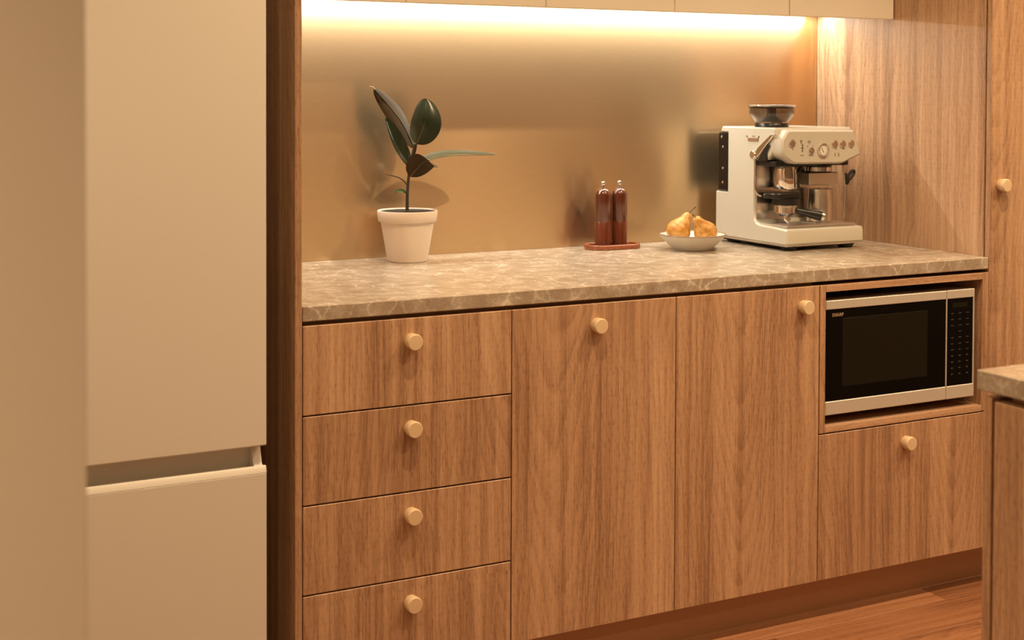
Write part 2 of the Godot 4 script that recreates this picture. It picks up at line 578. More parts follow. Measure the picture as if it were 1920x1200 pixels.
func make_room() -> void:
	struct("floor", Vector3(-2.6, -0.08, -0.8), Vector3(4.6, FLOOR - 0.012, 4.8), M.carcass, "brown timber plank floor running along the kitchen", "floor")
	var fl := get_node("floor")
	# boards run along x; each is a piece of its own near the cabinets, where the photograph shows them
	var wide := 0.142
	var z := -0.114
	var row := 0
	while z < 1.4:
		var x := -0.7 - rng.randf() * 1.1
		while x < 3.4:
			var long := 1.22
			var b := part(fl, "plank", cbox(Vector3(long - 0.0012, 0.012, wide - 0.001), 0.0006, true), M.floor_wood if rng.randf() < 0.55 else M.floor_wood_b)
			b.global_position = Vector3(x + long / 2, FLOOR - 0.006, z + wide / 2)
			x += long
		z += wide
		row += 1
	var rest := part(fl, "plank_field", cbox(Vector3(7.2, 0.012, 4.8 - z), 0.0006, true), M.floor_wood, Vector3.ZERO)
	rest.global_position = Vector3(1.0, FLOOR - 0.006, (z + 4.8) / 2)
	struct("ceiling", Vector3(-2.6, CEIL, -0.8), Vector3(4.6, CEIL + 0.1, 4.8), M.ceiling, "plain white painted ceiling with downlights", "ceiling")
	struct("wall_back", Vector3(-2.6, -0.08, -0.8), Vector3(4.6, CEIL, WALL - 0.004), M.paint_light, "plain wall behind the kitchen cabinets", "wall")
	struct("wall_left", Vector3(-2.7, -0.08, -0.8), Vector3(-2.6, CEIL, 4.8), M.paint_light, "plain painted wall at the fridge end", "wall")
	struct("wall_right", Vector3(4.6, -0.08, -0.8), Vector3(4.7, CEIL, 4.8), M.paint_light, "plain painted wall beyond the tall cupboard", "wall")
	struct("wall_front", Vector3(-2.7, -0.08, 4.8), Vector3(4.7, CEIL, 4.9), M.paint_light, "plain painted wall facing the kitchen", "wall")
	struct("wall_nib", Vector3(-2.6, FLOOR, 1.27), Vector3(-0.673, CEIL, 1.366), M.paint, "beige painted nib wall standing before the fridge", "wall")
	# brushed metal splashback
	var sp := thing("splashback", "brushed bronze metal splashback behind the worktop", "splashback", Vector3(0, TOP, WALL))
	var st := SurfaceTool.new()
	st.begin(Mesh.PRIMITIVE_TRIANGLES)
	var h := 1.561 - TOP
	var p := [Vector3(0.0005, 0, 0), Vector3(RUN - 0.0005, 0, 0), Vector3(RUN - 0.0005, h, 0), Vector3(0.0005, h, 0)]
	var uv := []
	for v in p: uv.append(Vector2(v.x, -v.y))
	flat_poly(st, p, Vector3.BACK, uv)
	part(sp, "sheet", st.commit(), M.bronze)
	slab(sp, "backing_board", Vector3(0.0005, 0, -0.0035), Vector3(RUN - 0.0005, h, -0.0005), M.carcass, 0.0)

func knob(parent: Node, at: Vector3) -> void:
	var m := lathe([Vector2(0.0, 0.0), Vector2(0.0150, 0.0), Vector2(0.0158, 0.001), Vector2(0.0172, 0.0205), Vector2(0.0166, 0.0232), Vector2(0.0152, 0.0246), Vector2(0.0, 0.0248)], 36)
	part(parent, "knob", m, M.knob_wood, at, Vector3(PI / 2, 0, 0), "pale round timber knob")

func make_base_units() -> void:
	var g := 0.0013
	var gy := 0.0016
	# tall end panel between fridge and run
	var ep := thing("end_panel", "tall brown timber end panel between fridge and drawers", "panel", Vector3(-0.0075, FLOOR, -0.335))
	slab(ep, "board", Vector3(-0.0074, 0, -0.335), Vector3(0.0072, 2.37, 0.335), M.wood, 0.001)
	# four drawers
	var d := thing("drawer_cabinet", "timber base cabinet with four drawers beside the tall end panel", "cabinet", Vector3(0.23, KICK, -0.33))
	slab(d, "carcass", Vector3(-0.228, 0.001, -0.315), Vector3(0.233, 0.69, 0.309), M.carcass)
	var ys := [0.8611, 0.6834, 0.5055, 0.3275, 0.15]
	for k in 4:
		var dr := slab(d, "drawer", Vector3(-0.2295 + g, ys[k + 1] - KICK + gy, 0.312), Vector3(0.2345 - g, ys[k] - KICK - (gy if k else 0.0), 0.33), M.wood, 0.001)
		knob(dr, Vector3(0.2320 - 0.23, [0.8148, 0.6369, 0.4586, 0.2785][k] - KICK, 0.33) - dr.position)
	# two cupboards
	for c in [[0.4645, 0.883, 0.6723, "timber base cupboard whose pale knob sits centred at the door top, beside the drawers"], [0.883, 1.296, 1.2449, "timber base cupboard with its knob in the door corner beside the microwave"]]:
		var mid: float = (c[0] + c[1]) / 2
		var u := thing("base_cupboard", c[3], "cabinet", Vector3(mid, KICK, -0.33))
		var hw: float = (c[1] - c[0]) / 2
		slab(u, "carcass", Vector3(-hw + 0.001, 0.001, -0.315), Vector3(hw - 0.001, 0.69, 0.309), M.carcass)
		var dr := slab(u, "door", Vector3(-hw + g, 0, 0.312), Vector3(hw - g, FRONT_TOP - KICK, 0.33), M.wood, 0.001)
		knob(dr, Vector3(c[2] - mid, 0.8143 - KICK, 0.33) - dr.position)
	# microwave housing: a framed niche above one deep drawer
	var x0 := 1.296 + g
	var x1 := RUN - 0.0008
	var n := thing("microwave_cabinet", "timber base cabinet with an open framed niche for the microwave over a deep drawer", "cabinet", Vector3((x0 + x1) / 2, KICK, -0.33))
	var o := n.position
	slab(n, "side_panel", Vector3(x0, 0.5047, -0.62) - o, Vector3(1.3149, FRONT_TOP, 0.0) - o, M.wood, 0.0008)
	slab(n, "side_panel", Vector3(1.8307, 0.5047, -0.62) - o, Vector3(x1, FRONT_TOP, 0.0) - o, M.wood, 0.0008)
	slab(n, "top_rail", Vector3(1.315, 0.8442, -0.62) - o, Vector3(1.8306, FRONT_TOP, 0.0) - o, M.wood, 0.0008, true)
	slab(n, "shelf", Vector3(1.315, 0.5047, -0.62) - o, Vector3(1.8306, 0.5206, 0.0) - o, M.wood, 0.0008, true)
	slab(n, "back_panel", Vector3(x0, 0.5047, -0.635) - o, Vector3(x1, FRONT_TOP, -0.621) - o, M.wood, 0.0)
	slab(n, "carcass", Vector3(x0 + 0.002, 0.151, -0.635) - o, Vector3(x1 - 0.002, 0.50, -0.021) - o, M.carcass)
	var dd := slab(n, "drawer", Vector3(x0, KICK, -0.018) - o, Vector3(x1, 0.5015, 0.0) - o, M.wood, 0.001)
	knob(dd, Vector3(1.5712, 0.4546, 0.0) - o - dd.position)
	# plinth
	var kb := thing("kickboard", "plain brown recessed kickboard under the base cabinets", "kickboard", Vector3(RUN / 2, FLOOR, -0.056))
	slab(kb, "board", Vector3(-RUN / 2 + 0.001, 0, -0.016), Vector3(RUN / 2 + 0.62, KICK - FLOOR - 0.001, 0.0), M.kick, 0.0005, true)

func make_worktop() -> void:
	var w := thing("worktop", "brown marble-look worktop with cream veins along the splashback", "worktop", Vector3(RUN / 2, UNDER, -0.338))
	slab(w, "slab", Vector3(0.0008, UNDER, WALL + 0.0005) - w.position, Vector3(RUN - 0.0012, TOP, 0.0) - w.position, M.marble, 0.0016)
	slab(w, "support_rail", Vector3(0.001, 0.8455, -0.075) - w.position, Vector3(1.295, UNDER, -0.028) - w.position, M.carcass, 0.0)

func make_wall_cupboards() -> void:
	var xs := [0.001, 0.373, 0.7408, 1.1155, 1.4831, RUN - 0.0022]
	var words := ["cream wall cupboard against the tall end panel", "cream wall cupboard above the rubber plant", "cream wall cupboard between two others above the pepper mills", "cream wall cupboard above the fruit bowl", "cream wall cupboard against the tall timber side panel, above the coffee machine"]
	for k in 5:
		var a: float = xs[k]
		var b: float = xs[k + 1]
		var u := thing("wall_cupboard", words[k], "cupboard", Vector3((a + b) / 2, 1.562, -0.51), "")
		var o := u.position
		slab(u, "carcass", Vector3(a + 0.0006, 1.562, WALL + 0.001) - o, Vector3(b - 0.0006, 2.35, -0.3722) - o, M.cupboard, 0.0005)
		slab(u, "door", Vector3(a + 0.001, CUPBOARD, -0.3702) - o, Vector3(b - 0.001, 2.35, -0.3516) - o, M.cupboard, 0.0012)

func make_tall_cupboard() -> void:
	var t := thing("tall_cupboard", "tall brown timber cupboard closing the worktop end", "cupboard", Vector3(2.15, KICK, -0.33))
	var o := t.position
	slab(t, "side_panel", Vector3(RUN, KICK, WALL + 0.001) - o, Vector3(RUN + 0.018, 2.42, -0.0215) - o, M.wood, 0.0008)
	slab(t, "carcass", Vector3(RUN + 0.0185, KICK, WALL + 0.001) - o, Vector3(2.4695, 2.42, -0.030) - o, M.carcass, 0.0)
	var dr := slab(t, "door", Vector3(RUN + 0.0012, KICK, -0.0165) - o, Vector3(2.47, 2.40, 0.0) - o, M.wood, 0.0012)
	knob(dr, Vector3(1.8885, 1.0847, 0.0) - o - dr.position)

func make_fridge() -> void:
	var f := thing("fridge", "white two-door fridge freezer with a recessed grip between its doors", "fridge", Vector3(-0.39, FLOOR, -0.28))
	var o := f.position
	var x0 := -0.688
	var x1 := -0.0884
	var zf := 0.05
	slab(f, "cabinet_body", Vector3(x0 + 0.004, FLOOR + 0.02, -0.62) - o, Vector3(x1 - 0.004, 1.86, -0.012) - o, M.fridge, 0.004)
	slab(f, "upper_door", Vector3(x0, 0.6493, -0.008) - o, Vector3(x1, 1.86, zf) - o, M.fridge, 0.0022)
	# lower door: plain front, bevelled top lip, and a grip pocket behind the lip
	var low := slab(f, "lower_door", Vector3(x0, FLOOR + 0.045, -0.008) - o, Vector3(x1, 0.5973, zf) - o, M.fridge, 0.0015)
	var prof := [Vector2(0.050, 0.5974), Vector2(0.0465, 0.6090), Vector2(0.0452, 0.6100), Vector2(0.0405, 0.6100), Vector2(0.0395, 0.6090), Vector2(0.0395, 0.5974)]
	part(low, "grip_lip", extrude(prof, x1 - x0, 0.0004, Vector3.BACK, Vector3.UP, Vector3.RIGHT), M.fridge, Vector3(x0, 0, 0) - o - low.position)
	slab(low, "pocket_back", Vector3(x0 + 0.001, 0.5974, 0.0) - o - low.position, Vector3(x1 - 0.004, 0.6462, 0.012) - o - low.position, M.fridge, 0.001)
	slab(low, "pocket_floor", Vector3(x0 + 0.001, 0.5974, 0.0121) - o - low.position, Vector3(x1 - 0.004, 0.5990, 0.0394) - o - low.position, M.fridge, 0.0)
	var cheek := [Vector2(0.0125, 0.5992), Vector2(0.0392, 0.5992), Vector2(0.0392, 0.6098), Vector2(0.033, 0.613), Vector2(0.0205, 0.6462), Vector2(0.0125, 0.6462)]
	for x in [x0 + 0.002, x1 - 0.0215]:
		part(low, "pocket_cheek", extrude(cheek, 0.0175, 0.001, Vector3.BACK, Vector3.UP, Vector3.RIGHT), M.fridge, Vector3(x, 0, 0) - o - low.position)
	for x in [x0 + 0.06, x1 - 0.06]:
		for z in [-0.56, -0.06]:
			part(f, "foot", lathe([Vector2(0.0, 0.0), Vector2(0.02, 0.0), Vector2(0.02, 0.02), Vector2(0.0, 0.02)], 16), M.rubber, Vector3(x, FLOOR, z) - o)

func make_island() -> void:
	var c := thing("island_cabinet", "timber kitchen island cabinet under the island slab", "cabinet", Vector3(1.7, FLOOR, 1.5))
	var o := c.position
	slab(c, "end_panel", Vector3(0.7195, FLOOR, 1.0775) - o, Vector3(0.7375, 0.8570, 1.95) - o, M.wood, 0.0008)
	slab(c, "carcass", Vector3(0.7385, FLOOR, 1.0775) - o, Vector3(2.7, 0.8570, 1.95) - o, M.carcass, 0.0)
	slab(c, "top_rail", Vector3(0.745, 0.8571, 1.09) - o, Vector3(2.69, 0.8695, 1.94) - o, M.carcass, 0.0)
	var x := 0.7195
	while x < 2.6:
		slab(c, "door", Vector3(x, 0.12, 1.0565) - o, Vector3(x + 0.492, 0.8612, 1.0725) - o, M.wood, 0.0008)
		x += 0.495
	var s := thing("island_worktop", "brown marble-look slab on the kitchen island", "worktop", Vector3(1.7, 0.8696, 1.5))
	slab(s, "slab", Vector3(0.7172, 0.8696, 1.0438) - s.position, Vector3(2.71, TOP, 1.97) - s.position, M.marble, 0.0014)

func make_microwave() -> void:
	var x0 := 1.3218
	var x1 := 1.8114
	var y0 := 0.5445
	var y1 := 0.8212
	var m := thing("microwave", "black and silver microwave oven inside the timber niche", "microwave", Vector3((x0 + x1) / 2, 0.5206, -0.2))
	var o := m.position
	var zf := -0.008
	slab(m, "casing", Vector3(x0 + 0.003, y0 + 0.004, -0.40) - o, Vector3(x1 - 0.003, y1 - 0.003, -0.05) - o, M.steel_brushed, 0.003)
	var xs := 1.7149
	for a in [[x0, xs - 0.0008], [xs + 0.0008, x1]]:
		slab(m, "top_band", Vector3(a[0], y1 - 0.0215, -0.05) - o, Vector3(a[1], y1, zf) - o, M.silver, 0.0012)
		slab(m, "bottom_band", Vector3(a[0], y0, -0.05) - o, Vector3(a[1], y0 + 0.0325, zf) - o, M.silver, 0.0012)
	var door := slab(m, "door", Vector3(x0 + 0.001, y0 + 0.0327, -0.05) - o, Vector3(xs - 0.0012, y1 - 0.0217, zf - 0.002) - o, M.glass_black, 0.001)
	slab(door, "window", Vector3(1.3755, 0.610, zf - 0.004) - o - door.position, Vector3(1.6515, 0.776, zf - 0.0016) - o - door.position, M.screen, 0.0003)
	var tm := TextMesh.new()
	tm.text = "SHARP"
	var sf := SystemFont.new()
	sf.font_names = PackedStringArray(["Droid Sans"])
	sf.font_weight = 700
	tm.font = sf
	tm.font_size = 32
	tm.pixel_size = 0.00036
	tm.depth = 0.0004
	part(door, "lettering", tm, M.logo, Vector3(1.3605, 0.7855, zf - 0.0018) - o - door.position)
	slab(m, "divider", Vector3(xs - 0.001, y0 + 0.033, -0.05) - o, Vector3(xs + 0.0022, y1 - 0.022, zf - 0.0005) - o, M.silver, 0.0006)
	slab(m, "side_strip", Vector3(x1 - 0.004, y0 + 0.0326, -0.05) - o, Vector3(x1, y1 - 0.0216, zf - 0.0005) - o, M.silver, 0.0008)
	var cp := slab(m, "control_panel", Vector3(xs + 0.0024, y0 + 0.0327, -0.05) - o, Vector3(x1 - 0.0042, y1 - 0.0217, zf - 0.002) - o, M.glass_black, 0.001)
	slab(cp, "display", Vector3(-0.026, 0.088, 0.0190), Vector3(0.026, 0.100, 0.0203), M.screen, 0.0003)
	for r in 11:
		for c in 3:
			var big := r > 6
			var w := 0.0075 if big else 0.0095
			var hh := 0.0028 if big else 0.0018
			var y := 0.073 - r * 0.0155
			if r == 3 and c != 1: continue
			slab(cp, "key", Vector3((c - 1) * 0.026 - w / 2, y - hh / 2, 0.0192), Vector3((c - 1) * 0.026 + w / 2, y + hh / 2, 0.0204), M.key_print, 0.0002)
	for x in [x0 + 0.05, x1 - 0.05]:
		for z in [-0.36, -0.09]:
			part(m, "foot", lathe([Vector2(0.0, 0.0), Vector2(0.012, 0.0), Vector2(0.014, 0.028), Vector2(0.0, 0.028)], 16), M.rubber, Vector3(x, 0.5207, z) - o)

func disc(r: float, h: float, chamfer := 0.0008, seg := 28) -> ArrayMesh:
	return lathe([Vector2(0, 0), Vector2(r, 0), Vector2(r, h - chamfer), Vector2(r - chamfer, h), Vector2(0, h)], seg)

func make_coffee_machine() -> void:
	var x0 := 1.4524
	var x1 := 1.7164
	var c := thing("coffee_machine", "cream espresso machine with bean hopper and gauge, beside the fruit bowl", "coffee machine", Vector3(1.584, TOP, -0.47))
	var o := c.position
	var AZ := Vector3.BACK
	var AY := Vector3.UP
	var AX := Vector3.RIGHT
	# the shell: a C seen from the side, open in front and at both sides
	var shell := [Vector2(-0.632, 0.917), Vector2(-0.634, 0.922), Vector2(-0.634, 1.041), Vector2(-0.632, 1.043), Vector2(-0.580, 1.043), Vector2(-0.5785, 1.046), Vector2(-0.5785, 1.209), Vector2(-0.611, 1.209), Vector2(-0.611, 1.2195), Vector2(-0.605, 1.226), Vector2(-0.376, 1.227), Vector2(-0.370, 1.222),
		Vector2(-0.3705, 1.170), Vector2(-0.400, 1.140), Vector2(-0.4535, 1.1375), Vector2(-0.4565, 1.134), Vector2(-0.4585, 0.990), Vector2(-0.456, 0.977), Vector2(-0.449, 0.968), Vector2(-0.436, 0.9635), Vector2(-0.41, 0.962), Vector2(-0.3260, 0.9585), Vector2(-0.3205, 0.956), Vector2(-0.3180, 0.950), Vector2(-0.3180, 0.921), Vector2(-0.3215, 0.9165)]
	part(c, "shell", extrude(shell, x1 - x0, 0.0035, AZ, AY, AX), M.cream, Vector3(x0, 0, 0) - o)
	slab(c, "base_seam", Vector3(x0 + 0.004, 0.912, -0.625) - o, Vector3(x1 - 0.004, 0.9172, -0.326) - o, M.steel, 0.001)
	for x in [x0 + 0.035, x1 - 0.035]:
		for z in [-0.59, -0.352]:
			part(c, "foot", lathe([Vector2(0, 0), Vector2(0.018, 0), Vector2(0.026, 0.0122), Vector2(0, 0.0122)], 20), M.rubber, Vector3(x, TOP, z) - o)
	slab(c, "underside", Vector3(x0 + 0.012, 0.907, -0.615) - o, Vector3(x1 - 0.012, 0.9125, -0.345) - o, M.rubber, 0.003)
	# water tank at the back
	var tank := slab(c, "water_tank", Vector3(x0 + 0.001, 1.0435, -0.6255) - o, Vector3(x1 - 0.004, 1.2085, -0.5795) - o, M.black_gloss, 0.004)
	for y in [1.196, 1.168, 1.108, 1.068]:
		part(tank, "rivet", disc(0.0035, 0.0012, 0.0003, 14), M.steel, Vector3(x0 + 0.001, y, -0.608 + (0.006 if y < 1.19 else 0.0)) - o - tank.position, Vector3(0, 0, PI / 2))
	# fascia
	var fas := [Vector2(1.4530, 1.163), Vector2(1.4600, 1.153), Vector2(1.4900, 1.1325), Vector2(1.5000, 1.1305), Vector2(1.6560, 1.1285), Vector2(1.6640, 1.130), Vector2(1.7220, 1.1505), Vector2(1.7262, 1.156), Vector2(1.7050, 1.214), Vector2(1.6990, 1.2200), Vector2(1.4800, 1.2225), Vector2(1.4700, 1.219), Vector2(1.4530, 1.195)]
	var face := part(c, "fascia", extrude(fas, 0.085, 0.005, AX, AY, AZ), M.cream, Vector3(0, 0, -0.426) - o)
	var zf := -0.3408
	var put := func(called: String, mesh: Mesh, m: Material, x: float, y: float, dz := 0.0) -> MeshInstance3D:
		return part(face, called, mesh, m, Vector3(x, y, zf + dz) - o - face.position, Vector3(PI / 2, 0, 0))
	for b in [[1.4860, 1.1860], [1.6320, 1.1825], [1.6600, 1.1820], [1.6900, 1.1828]]:
		put.call("button_ring", disc(0.0105, 0.003), M.chrome, b[0], b[1])
		put.call("button", disc(0.0088, 0.0042), M.button, b[0], b[1])
	put.call("gauge_ring", lathe([Vector2(0.0145, 0), Vector2(0.0190, 0), Vector2(0.0190, 0.004), Vector2(0.0178, 0.0062), Vector2(0.0158, 0.0062), Vector2(0.0150, 0.004)], 36), M.chrome, 1.5915, 1.1672)
	put.call("gauge_dial", disc(0.0152, 0.0028), M.dial, 1.5915, 1.1672)
	part(face, "gauge_needle", cbox(Vector3(0.0012, 0.016, 0.0006), 0.0), M.print, Vector3(1.5885, 1.1665, zf + 0.0034) - o - face.position, Vector3(0, 0, 0.5))
	for k in 7:
		var t := -2.2 + k * 0.72
		part(face, "gauge_mark", cbox(Vector3(0.0008, 0.003, 0.0004), 0.0), M.print, Vector3(1.5915 + sin(t) * 0.0122, 1.1672 + cos(t) * 0.0122, zf + 0.003) - o - face.position, Vector3(0, 0, -t))
	# grind dial and printed marks
	put.call("dial_ring", disc(0.0092, 0.003), M.chrome, 1.5512, 1.1655)
	put.call("dial_centre", disc(0.0066, 0.0040), M.button, 1.5512, 1.1655)
	for q in [[1.5170, 1.1925, 0.009, 0.0022], [1.5170, 1.1880, 0.0022, 0.008], [1.5215, 1.1735, 0.0020, 0.022], [1.5215, 1.1730, 0.010, 0.0018], [1.5215, 1.1800, 0.006, 0.0016], [1.5215, 1.1660, 0.006, 0.0016], [1.5205, 1.1535, 0.012, 0.0016], [1.5510, 1.1530, 0.016, 0.0016],
		[1.5440, 1.1880, 0.0016, 0.010], [1.5405, 1.1900, 0.0016, 0.006], [1.5480, 1.1900, 0.0016, 0.006], [1.5395, 1.1775, 0.0030, 0.0020], [1.5560, 1.1785, 0.0030, 0.0020], [1.4890, 1.1700, 0.0030, 0.0030], [1.6370, 1.1690, 0.0028, 0.0020], [1.6640, 1.1690, 0.008, 0.0016], [1.6925, 1.1692, 0.0020, 0.0014],
		[1.6330, 1.1540, 0.0016, 0.007], [1.6350, 1.1572, 0.004, 0.0012], [1.6350, 1.1508, 0.004, 0.0012], [1.6470, 1.1540, 0.0016, 0.007], [1.6450, 1.1572, 0.004, 0.0012], [1.6450, 1.1508, 0.004, 0.0012]]:
		part(face, "print_mark", cbox(Vector3(q[2], q[3], 0.0005), 0.0), M.print, Vector3(q[0], q[1], zf) - o - face.position)
	# slider on the side wall
	var sl := slab(c, "size_slider", Vector3(x0 - 0.0025, 1.1885, -0.486) - o, Vector3(x0 + 0.001, 1.1985, -0.440) - o, M.button, 0.0012)
	for k in 3: slab(sl, "print_mark", Vector3(-0.0004, 0.008 - (0.003 if k != 1 else 0.0), -0.030 + k * 0.026), Vector3(0.0012, 0.0095, -0.026 + k * 0.026 + (0.006 if k == 1 else 0.0)), M.print, 0.0)
	# hopper
	var hx := Vector3(1.520, 1.2265, -0.47) - o
	var hop := part(c, "hopper", lathe([Vector2(0.043, 0.012), Vector2(0.0595, 0.032), Vector2(0.0625, 0.038), Vector2(0.0632, 0.056), Vector2(0.0612, 0.056), Vector2(0.0605, 0.0385), Vector2(0.0575, 0.034), Vector2(0.042, 0.0135)], 48), M.smoke, hx, Vector3.ZERO, "smoky clear bean hopper")
	part(hop, "collar", lathe([Vector2(0.0, 0.0), Vector2(0.046, 0.0), Vector2(0.0455, 0.009), Vector2(0.043, 0.0118), Vector2(0.0, 0.0118)], 40), M.black)
	part(hop, "collar_ring", lathe([Vector2(0.0432, 0.0119), Vector2(0.0448, 0.0119), Vector2(0.0448, 0.0145), Vector2(0.0440, 0.0150)], 40), M.chrome)
	part(hop, "burr_core", lathe([Vector2(0.0, 0.012), Vector2(0.034, 0.012), Vector2(0.022, 0.024), Vector2(0.014, 0.030), Vector2(0.012, 0.0515), Vector2(0.0, 0.0515)], 32), M.black)
	part(hop, "lid", lathe([Vector2(0.0, 0.0516), Vector2(0.0600, 0.0516), Vector2(0.0604, 0.0562), Vector2(0.0650, 0.0562), Vector2(0.0650, 0.0595), Vector2(0.0630, 0.0612), Vector2(0.0, 0.0612)], 48), M.black)
	part(hop, "lid_rim", lathe([Vector2(0.0651, 0.0566), Vector2(0.0660, 0.0575), Vector2(0.0660, 0.0598), Vector2(0.0651, 0.0606)], 48), M.chrome)
	# inside of the bay
	slab(c, "bay_back", Vector3(x0 + 0.006, 0.968, -0.4580) - o, Vector3(x1 - 0.004, 1.136, -0.4545) - o, M.steel, 0.001)
	slab(c, "bay_ceiling", Vector3(x0 + 0.003, 1.1225, -0.4540) - o, Vector3(x1 - 0.006, 1.1370, -0.372) - o, M.black, 0.003)
	slab(c, "drip_tray", Vector3(x0 + 0.016, 0.9600, -0.440) - o, Vector3(x1 - 0.012, 0.9655, -0.336) - o, M.steel_brushed, 0.001)
	for k in 9: slab(c, "tray_bar", Vector3(x0 + 0.022, 0.9656, -0.432 + k * 0.011) - o, Vector3(x1 - 0.018, 0.9672, -0.427 + k * 0.011) - o, M.steel, 0.0004)
	# tamping lever: chrome bar down the column front, knuckle and arm up to the fascia
	part(c, "lever_bar", tube(smooth([Vector3(x0 - 0.001, 1.150, -0.4525), Vector3(x0 - 0.001, 1.10, -0.4520), Vector3(x0 - 0.001, 1.06, -0.4520), Vector3(x0 + 0.003, 1.045, -0.4460), Vector3(x0 + 0.010, 1.040, -0.4380)], 20), even(0.0032, 21), 10), M.chrome, -o)
	part(c, "lever_knuckle", lathe([Vector2(0, -0.006), Vector2(0.010, -0.006), Vector2(0.0125, -0.003), Vector2(0.0125, 0.003), Vector2(0.010, 0.006), Vector2(0, 0.006)], 28), M.steel, Vector3(x0 - 0.005, 1.152, -0.4550) - o, Vector3(0, 0, PI / 2))
	var arm := [Vector2(-0.458, 1.146), Vector2(-0.444, 1.141), Vector2(-0.4240, 1.158), Vector2(-0.3720, 1.204), Vector2(-0.3560, 1.2085), Vector2(-0.3820, 1.2085), Vector2(-0.4360, 1.172)]
	part(c, "lever_arm", extrude(arm, 0.007, 0.0012, AZ, AY, AX), M.chrome, Vector3(x0 - 0.0075, 0, 0) - o)
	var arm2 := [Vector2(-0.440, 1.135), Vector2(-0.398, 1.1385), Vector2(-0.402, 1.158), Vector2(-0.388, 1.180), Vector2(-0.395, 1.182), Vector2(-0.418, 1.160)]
	part(c, "lever_shadow_plate", extrude(arm2, 0.006, 0.001, AZ, AY, AX), M.black, Vector3(x0 - 0.0062, 0, 0) - o)  # black plate standing in for the shadow beside the lever arm
	# tamper, its shelf, and the portafilter below
	part(c, "tamper_head", lathe([Vector2(0, 0.0), Vector2(0.030, 0.0), Vector2(0.0325, 0.003), Vector2(0.0325, 0.035), Vector2(0.028, 0.062), Vector2(0.0, 0.062)], 36), M.chrome, Vector3(1.523, 1.0600, -0.412) - o)
	part(c, "tamper_guide", tube(smooth([Vector3(1.545, 1.118, -0.376), Vector3(1.540, 1.10, -0.373), Vector3(1.537, 1.08, -0.374), Vector3(1.540, 1.058, -0.376)], 12), even(0.003, 13), 10), M.black, -o)
	var shelf := round_rect(0.098, 0.070, 0.022)
	part(c, "grinder_shelf", extrude(shelf, 0.014, 0.002, AX, AZ, AY), M.black, Vector3(1.513, 1.0350, -0.415) - o)
	part(c, "grinder_cradle", lathe([Vector2(0.026, 0.0), Vector2(0.036, 0.0), Vector2(0.036, 0.018), Vector2(0.026, 0.018)], 32), M.black, Vector3(1.520, 1.0165, -0.410) - o)
	var pf := part(c, "portafilter", lathe([Vector2(0, 0.0), Vector2(0.018, 0.0), Vector2(0.027, 0.006), Vector2(0.031, 0.010), Vector2(0.031, 0.026), Vector2(0.0335, 0.027), Vector2(0.0335, 0.033), Vector2(0.029, 0.033), Vector2(0.028, 0.012), Vector2(0, 0.010)], 36), M.chrome, Vector3(1.520, 0.9860, -0.408) - o)
	var h0 := Vector3(0.020, 0.016, 0.020)
	var h1 := Vector3(0.080, 0.001, 0.052)
	var hs := []
	var hr := []
	for k in 13:
		var t := k / 12.0
		hs.append(h0.lerp(h1, t))
		hr.append(lerpf(0.0085, 0.0135, smooth_step(0.1, 0.9, t)))
	part(pf, "handle", tube(hs, hr, 18), M.black)
	var hd := (h1 - h0).normalized()
	part(pf, "handle_cap", tube([h1, h1 + hd * 0.005, h1 + hd * 0.008], [0.0140, 0.0140, 0.0122], 20), M.steel)
	part(pf, "spout", tube(smooth([Vector3(0, 0.001, 0), Vector3(0, -0.008, 0.004), Vector3(0.006, -0.0145, 0.010)], 8), even(0.008, 9), 12), M.chrome)
	# group head with its square shroud, steam wand and loop handle
	part(c, "group_collar", lathe([Vector2(0, 0), Vector2(0.036, 0), Vector2(0.036, 0.020), Vector2(0, 0.020)], 36), M.black, Vector3(1.630, 1.1040, -0.405) - o)
	part(c, "group_ring", lathe([Vector2(0.0365, 0.003), Vector2(0.0385, 0.003), Vector2(0.0385, 0.014), Vector2(0.0365, 0.014)], 36), M.chrome, Vector3(1.630, 1.1040, -0.405) - o)
	slab(c, "group_shroud", Vector3(1.5850, 1.0680, -0.450) - o, Vector3(1.6860, 1.1030, -0.388) - o, M.steel_brushed, 0.002)
	part(c, "steam_wand", tube(smooth([Vector3(1.700, 1.125, -0.385), Vector3(1.7020, 1.10, -0.381), Vector3(1.7030, 1.05, -0.380), Vector3(1.7010, 0.990, -0.379), Vector3(1.700, 0.976, -0.379)], 20), even(0.0033, 21), 12), M.chrome, -o)
	part(c, "wand_tip", tube([Vector3(1.700, 0.996, -0.379), Vector3(1.700, 0.982, -0.379), Vector3(1.700, 0.974, -0.379)], [0.0048, 0.0052, 0.003], 14), M.chrome, -o)
	part(c, "wand_handle", tube(smooth([Vector3(1.7020, 1.099, -0.378), Vector3(1.7080, 1.092, -0.376), Vector3(1.7150, 1.098, -0.374), Vector3(1.7220, 1.1065, -0.373), Vector3(1.7285, 1.1060, -0.372), Vector3(1.7285, 1.0985, -0.372), Vector3(1.7205, 1.0880, -0.374), Vector3(1.7120, 1.0790, -0.376), Vector3(1.7075, 1.0690, -0.377)], 40), even(0.0040, 41), 12), M.black, -o)
	part(c, "wand_grip", tube(smooth([Vector3(1.7040, 1.092, -0.378), Vector3(1.7090, 1.084, -0.376), Vector3(1.7080, 1.068, -0.377)], 10), [0.004, 0.006, 0.0065, 0.0065, 0.0065, 0.006, 0.006, 0.0055, 0.005, 0.004, 0.003], 12), M.black, -o)
	# jug on the drip tray
	var j := thing("milk_jug", "stainless steel milk jug on the espresso machine drip tray", "jug", Vector3(1.6370, 0.9673, -0.405))
